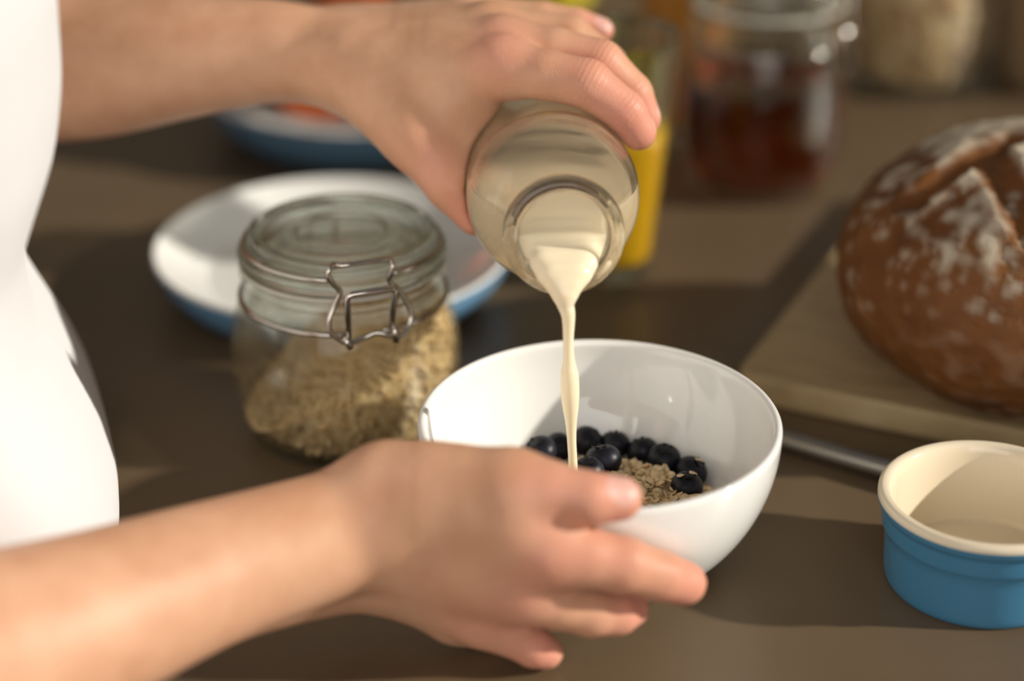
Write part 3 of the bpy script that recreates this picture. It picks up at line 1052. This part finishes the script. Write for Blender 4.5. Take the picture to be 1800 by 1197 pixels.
at = me.attributes.new('flour', 'FLOAT', 'POINT'); at.data.foreach_set('value', flour)
M_bread = mat('crust', (.20, .075, .02), rough=.62, spec=.35)
noise_color(M_bread, [(.3, (.105, .034, .008)), (.55, (.17, .062, .014)), (.8, (.24, .095, .025))], scale=32, detail=6)
nt = M_bread.node_tree
src = nt.nodes['Principled BSDF'].inputs['Base Color'].links[0].from_socket
mx = nt.nodes.new('ShaderNodeMix'); mx.data_type = 'RGBA'
an = nt.nodes.new('ShaderNodeAttribute'); an.attribute_name = 'flour'
nt.links.new(an.outputs['Fac'], mx.inputs[0]); nt.links.new(src, mx.inputs[6]); mx.inputs[7].default_value = (.62, .55, .42, 1)
nt.links.new(mx.outputs[2], nt.nodes['Principled BSDF'].inputs['Base Color'])
bump(M_bread, 260, .5, .0012, 5)
tag(link('bread_loaf', me, M_bread), 'round brown crusty loaf dusted with flour on the cutting board', 'bread')

# ------------------------------------------------------------------ knife beside the board
kl, kr = at_z(1378, 775, .005), at_z(1578, 832, .005)
kd = (kr - kl) / np.linalg.norm(kr - kl)
kn = empty('table_knife', (kl[0], kl[1], 0))
tag(kn, 'metal table knife lying between the cutting board and the ramekin', 'knife')
hp = [(-.012, .0034), (-.006, .0044), (.02, .0048), (.05, .0052), (.075, .0054), (.084, .0046), (.087, .0025)]
link('handle', tube(spline([kl + kd * s + np.array([0, 0, r - .005 + .0003]) for s, r in hp], 4), [np.interp(i, np.arange(0, len(hp) * 4, 4)[:len(hp)], [r for _, r in hp]) for i in range((len(hp) - 1) * 4 + 1)], 16), M_knife, kn)
kn2 = np.array([-kd[1], kd[0], 0])
bv = []
for s, hw in [(-.010, .004), (-.02, .007), (-.06, .0095), (-.09, .009), (-.105, .006), (-.112, .001)]:
    c = kl + kd * s
    for q, z in ((-1, .0012), (1, .0012), (1, .0032), (-1, .0032)):
        bv.append(np.array([c[0], c[1], z]) + kn2 * (q * hw))
bf = []
for i in range(5):
    for q in range(4):
        p = (q + 1) % 4
        bf.append((i * 4 + q, i * 4 + p, i * 4 + 4 + p, i * 4 + 4 + q))
bf += [(3, 2, 1, 0), (20, 21, 22, 23)]
link('blade', mesh_from(bv, bf), M_knife, kn, smooth=False)

# ------------------------------------------------------------------ person
D = at_d
# --- upper hand (holds the bottle)
LH = dict(
    palm=[(D(600, 118, .922), .0175, D(885, 118, .880), .0120), (D(600, 98, .938), .0178, D(885, 82, .897), .0120), (D(600, 84, .953), .0165, D(862, 52, .916), .0112),
          (D(600, 76, .966), .0145, D(825, 32, .938), .0102), (D(625, 130, .915), .0170, D(735, 235, .892), .0145), (D(690, 150, .908), .0170, D(800, 160, .893), .0150), (D(720, 205, .900), .0140, D(800, 195, .892), .0110), (D(800, 165, .895), .0140, D(835, 215, .902), .0130), (D(800, 200, .900), .0130, D(805, 290, .900), .0125)],
    arms=[[(D(640, 112, .926), .0170), (D(560, 102, .932), .0182), (D(470, 90, .938), .0205), (D(300, 103, .950), .0258), (D(120, 118, .972), .0318), (D(-150, 100, 1.0), .0400), (D(-330, 60, 1.03), .041)],
          [(D(640, 92, .950), .0165), (D(560, 92, .955), .0172), (D(470, 84, .962), .0195), (D(300, 98, .975), .0250), (D(120, 110, .985), .0315), (D(-150, 95, 1.01), .040), (D(-330, 60, 1.035), .041)]],
    fingers=[
        [(D(885, 118, .880), .0118), (D(960, 132, .872), .0102), (D(1032, 147, .868), .0100), (D(1098, 196, .870), .0086), (D(1122, 232, .874), .0076)],
        [(D(885, 82, .897), .0118), (D(975, 92, .890), .0103), (D(1055, 112, .886), .0100), (D(1110, 165, .888), .0087), (D(1130, 208, .891), .0077)],
        [(D(862, 52, .916), .0110), (D(1000, 66, .912), .0094), (D(1066, 112, .914), .0084), (D(1098, 170, .917), .0074)],
        [(D(825, 32, .938), .0100), (D(950, 34, .936), .0080), (D(1012, 42, .936), .0070), (D(1056, 53, .937), .0058)],
        [(D(735, 240, .892), .0135), (D(796, 325, .888), .0112), (D(838, 378, .890), .0088)]],
    joints=[D(885, 100, .870), D(885, 70, .885), D(1032, 130, .860), D(1055, 95, .878), D(1122, 235, .868), D(1130, 210, .885), D(838, 380, .88), D(1056, 52, .93), D(760, 290, .88), D(1098, 190, .863)],
    nails=[(D(1139, 222, .875), (1.0, -.2, .25), .0042, .0056), (D(1145, 200, .891), (1.0, -.1, .25), .0042, .0056), (D(1060, 43, .935), (.2, -.6, .75), .0040, .0042)])
# --- lower hand (steadies the bowl)
RH = dict(
    palm=[(D(655, 900, .776), .0190, D(965, 968, .762), .0125), (D(655, 935, .782), .0185, D(925, 1035, .773), .0118), (D(655, 965, .790), .0170, D(850, 1082, .785), .0105), (D(650, 985, .797), .0150, D(800, 1080, .797), .0098),
          (D(690, 862, .775), .0180, D(900, 858, .759), .0133), (D(760, 880, .770), .0175, D(900, 905, .762), .0150), (D(740, 960, .780), .0170, D(860, 1000, .774), .0150)],
    arms=[[(D(700, 915, .775), .0200), (D(620, 932, .776), .0205), (D(520, 960, .768), .0213), (D(360, 1012, .752), .0238), (D(150, 1092, .725), .0285), (D(-100, 1180, .69), .0345), (D(-400, 1260, .64), .040), (D(-560, 1270, .63), .041)],
          [(D(700, 960, .790), .0180), (D(620, 975, .790), .0185), (D(520, 990, .782), .0195), (D(360, 1022, .765), .0225), (D(150, 1096, .735), .0275), (D(-100, 1182, .695), .0345), (D(-400, 1262, .645), .040)]],
    fingers=[
        [(D(965, 968, .762), .0122), (D(1030, 980, .762), .0106), (D(1095, 993, .765), .0102), (D(1160, 1012, .773), .0090), (D(1203, 1025, .781), .0082)],
        [(D(925, 1035, .773), .0116), (D(985, 1060, .775), .0096), (D(1040, 1076, .779), .0090), (D(1085, 1078, .783), .0080), (D(1108, 1070, .788), .0070)],
        [(D(850, 1082, .785), .0104), (D(900, 1115, .786), .0082), (D(938, 1137, .787), .0076), (D(960, 1147, .789), .0064)],
        [(D(800, 1080, .797), .0095), (D(850, 1108, .803), .0072), (D(895, 1122, .807), .0062)],
        [(D(900, 858, .759), .0128), (D(965, 860, .755), .0099), (D(1035, 876, .754), .0095), (D(1090, 876, .757), .0080)]],
    joints=[D(975, 985, .745), D(1095, 990, .755), D(1205, 1028, .772), D(925, 1045, .76), D(1108, 1075, .78), D(960, 1147, .78), D(1080, 866, .748), D(965, 850, .745), D(850, 1090, .775)],
    nails=[(D(1094, 860, .751), (.25, -.55, .8), .0050, .0062), ])


def build_hand(H, h, carve):
    P = [x for c in H['palm'] for x in ((c[0], c[1]), (c[2], c[3]))] + [x for ch in H['arms'] for x in ch] + [x for f in H['fingers'] for x in f]
    lo = np.min([p - r for p, r in P], 0) - .012; hi = np.max([p + r for p, r in P], 0) + .012
    fld = Field(lo, hi, h)
    A = fld.full()
    for chain in H['arms']:
        sp = spline([np.append(p, r) for p, r in chain], 8)
        for a, b in zip(sp[:-1], sp[1:]): fld.cone(A, a[:3], a[3], b[:3], b[3], .004)
    for c in H['palm']: fld.cone(A, *c, .009)
    out = A.copy()
    for f in H['fingers']:
        G = fld.full()
        for (p0, r0), (p1, r1) in zip(f[:-1], f[1:]): fld.cone(G, p0, r0, p1, r1, .0018)
        m = max(r for _, r in f) + .02
        s = fld.sub(np.min([p for p, _ in f], 0) - m, np.max([p for p, _ in f], 0) + m)[0]
        out[s] = smin(out[s], smin(A[s], G[s], .0075), .0010)
    for c, nrm, a, l in H['nails']:
        pass
    X, Y, Z = fld.grid()
    out = np.maximum(out, -carve(X, Y, Z).astype(np.float32) + .0002)
    out = np.maximum(out, (.0012 - Z) + 0 * X)
    V, Q = surface_nets(out, fld)
    return relax(V, Q, 3), Q


def relax(V, Q, it):
    for _ in range(it):
        S = np.zeros_like(V); c = np.zeros(len(V))
        for k in range(4):
            a, b = Q[:, k], Q[:, (k + 1) % 4]
            for x, y in ((a, b), (b, a)):
                for d in range(3): S[:, d] += np.bincount(x, V[y, d], len(V))
                c += np.bincount(x, minlength=len(V))
        V = .5 * V + .5 * S / np.maximum(c, 1)[:, None]
    return V


def bowl_sdf(X, Y, Z):
    d = np.sqrt(X ** 2 + Y ** 2 + (Z - .062) ** 2) - R
    top = Z - .0645
    solid = np.maximum(d, top)
    inn = np.sqrt(X ** 2 + Y ** 2 + (Z - .062) ** 2) - Ri
    return np.maximum(solid, -inn)


VL, QL = build_hand(LH, .0015, bottle_sdf)
VR, QR = build_hand(RH, .0014, bowl_sdf)

# --- trunk, upper arms and legs (coarser, inside the clothes or outside the frame)
TC = np.append(edge_pt(.035) - NN * .112, 0)            # trunk axis at counter height


def tp(n_, t_, z):
    return TC + np.append(NN * n_ + TT * t_, z)


shF, shN = tp(-.03, .165, .40), tp(-.03, -.165, .40)
elF, elN = LH['arms'][0][-1][0], RH['arms'][0][-1][0]
fld = Field(np.minimum(tp(-.3, -.3, -.9), np.minimum(elN, elF)) - .08, np.maximum(tp(.2, .3, .62), np.maximum(elN, elF)) + .08, .008)
B = fld.full()
for c in [(tp(-.02, -.045, -.10), .070, tp(-.02, .045, -.10), .070), (tp(-.02, -.045, .10), .075, tp(-.02, .045, .10), .075), (tp(-.02, -.06, .28), .085, tp(-.02, .06, .28), .085), (tp(-.02, 0, -.1), .09, tp(-.02, 0, .3), .09),
          (tp(-.03, -.14, .39), .05, tp(-.03, .14, .39), .05), (tp(-.03, 0, .40), .05, tp(-.01, 0, .52), .05),
          (shF, .050, elF, .042), (shN, .050, elN, .042),
          (tp(-.03, -.055, -.14), .066, tp(-.03, -.075, -.50), .050), (tp(-.03, -.08, -.50), .052, tp(-.05, -.08, -.83), .038), (tp(-.03, .055, -.14), .066, tp(-.03, .075, -.50), .050), (tp(-.03, .08, -.50), .052, tp(-.05, .08, -.83), .038),
          (tp(-.06, -.08, -.865), .034, tp(.10, -.09, -.875), .024), (tp(-.06, .08, -.865), .034, tp(.10, .09, -.875), .024)]:
    fld.cone(B, *c, .03)
VB, QB = surface_nets(B, fld)
Vp = np.concatenate([VL, VR, VB]); Qp = np.concatenate([QL, QR + len(VL), QB + len(VL) + len(VR)])
me = mesh_np(Vp, Qp, 'person')
red = np.zeros(len(Vp))
for H in (LH, RH):
    for j in H['joints']:
        red += .5 * np.exp(-(np.linalg.norm(Vp - j, axis=1) / .014) ** 2)
    for f in H['fingers']:
        red += .45 * np.exp(-(np.linalg.norm(Vp - f[-1][0], axis=1) / .013) ** 2)
a_ = me.attributes.new('redness', 'FLOAT', 'POINT'); a_.data.foreach_set('value', np.clip(red, 0, .85).astype(np.float32))
ct = np.zeros(len(Vp)); cm = np.zeros(len(Vp))
for H in (LH, RH):
    for f in H['fingers']:
        for k in range(len(f) - 3, len(f) - 1):
            if k < 1: continue
            j = f[k][0]; d = f[k + 1][0] - f[k - 1][0]; d = d / np.linalg.norm(d)
            m = np.exp(-(np.linalg.norm(Vp - j, axis=1) / (f[k][1] * 1.25)) ** 4) * np.exp(-(((Vp - j) @ d) / .0055) ** 2)
            ct = np.where(m > cm, (Vp - j) @ d, ct); cm = np.maximum(cm, m)
for nm, ar in (('crease_t', ct), ('crease_m', cm)):
    q = me.attributes.new(nm, 'FLOAT', 'POINT'); q.data.foreach_set('value', ar.astype(np.float32))
body = link('person', me, [M_skin, M_nail])
mi = np.zeros(len(me.polygons), np.int32)
cen = np.zeros(len(me.polygons) * 3, np.float32); me.polygons.foreach_get('center', cen); cen = cen.reshape(-1, 3)
for H in (LH, RH):
    for c, nrm, a, l in H['nails']:
        mi[np.linalg.norm(cen - c, axis=1) < a * 1.25] = 1
me.polygons.foreach_set('material_index', mi)
tag(body, 'person in a white top, one hand pouring milk and the other holding the bowl', 'person')

# --- white top: lofted rings around the trunk with soft folds
rows = [  # z, half depth (front), half width
    (-.42, .110, .160), (-.12, .110, .158), (-.006, .110, .155), (.006, .124, .156), (.02, .132, .155), (.035, .132, .152), (.055, .126, .148), (.075, .117, .145), (.10, .107, .142), (.12, .105, .140), (.14, .106, .140),
    (.155, .112, .142), (.175, .120, .146), (.20, .124, .150), (.24, .125, .158), (.28, .120, .164), (.32, .112, .168), (.36, .100, .170), (.39, .084, .165), (.42, .067, .130), (.445, .058, .075)]
zs = np.array([r[0] for r in rows])
V, Fc = [], []
NZ, NA = 150, 140
for a in range(NZ + 1):
    z = zs[0] + (zs[-1] - zs[0]) * a / NZ
    hd = np.interp(z, zs, [r[1] for r in rows]); hw = np.interp(z, zs, [r[2] for r in rows])
    for b_ in range(NA):
        t = 2 * math.pi * b_ / NA
        c_, s_ = math.cos(t), math.sin(t)
        ex = .62
        x = hd * math.copysign(abs(c_) ** ex, c_) * (1 if c_ > 0 else .85)
        y = hw * math.copysign(abs(s_) ** ex, s_)
        fold = 1 + .008 * math.sin(7 * t + 9 * z) + .012 * mnoise.noise(Vector((c_ * 2.2, s_ * 2.2, z * 14)))
        V.append(tp(x * fold, y * fold, z))
for a in range(NZ):
    for b_ in range(NA):
        j = (b_ + 1) % NA
        Fc.append((a * NA + b_, a * NA + j, (a + 1) * NA + j, (a + 1) * NA + b_))
sh = link('white_top', mesh_from(V, Fc), M_cloth, body)
sh['label'] = 'white cotton top'
mod = sh.modifiers.new('sm', 'SMOOTH'); mod.factor = .5; mod.iterations = 6
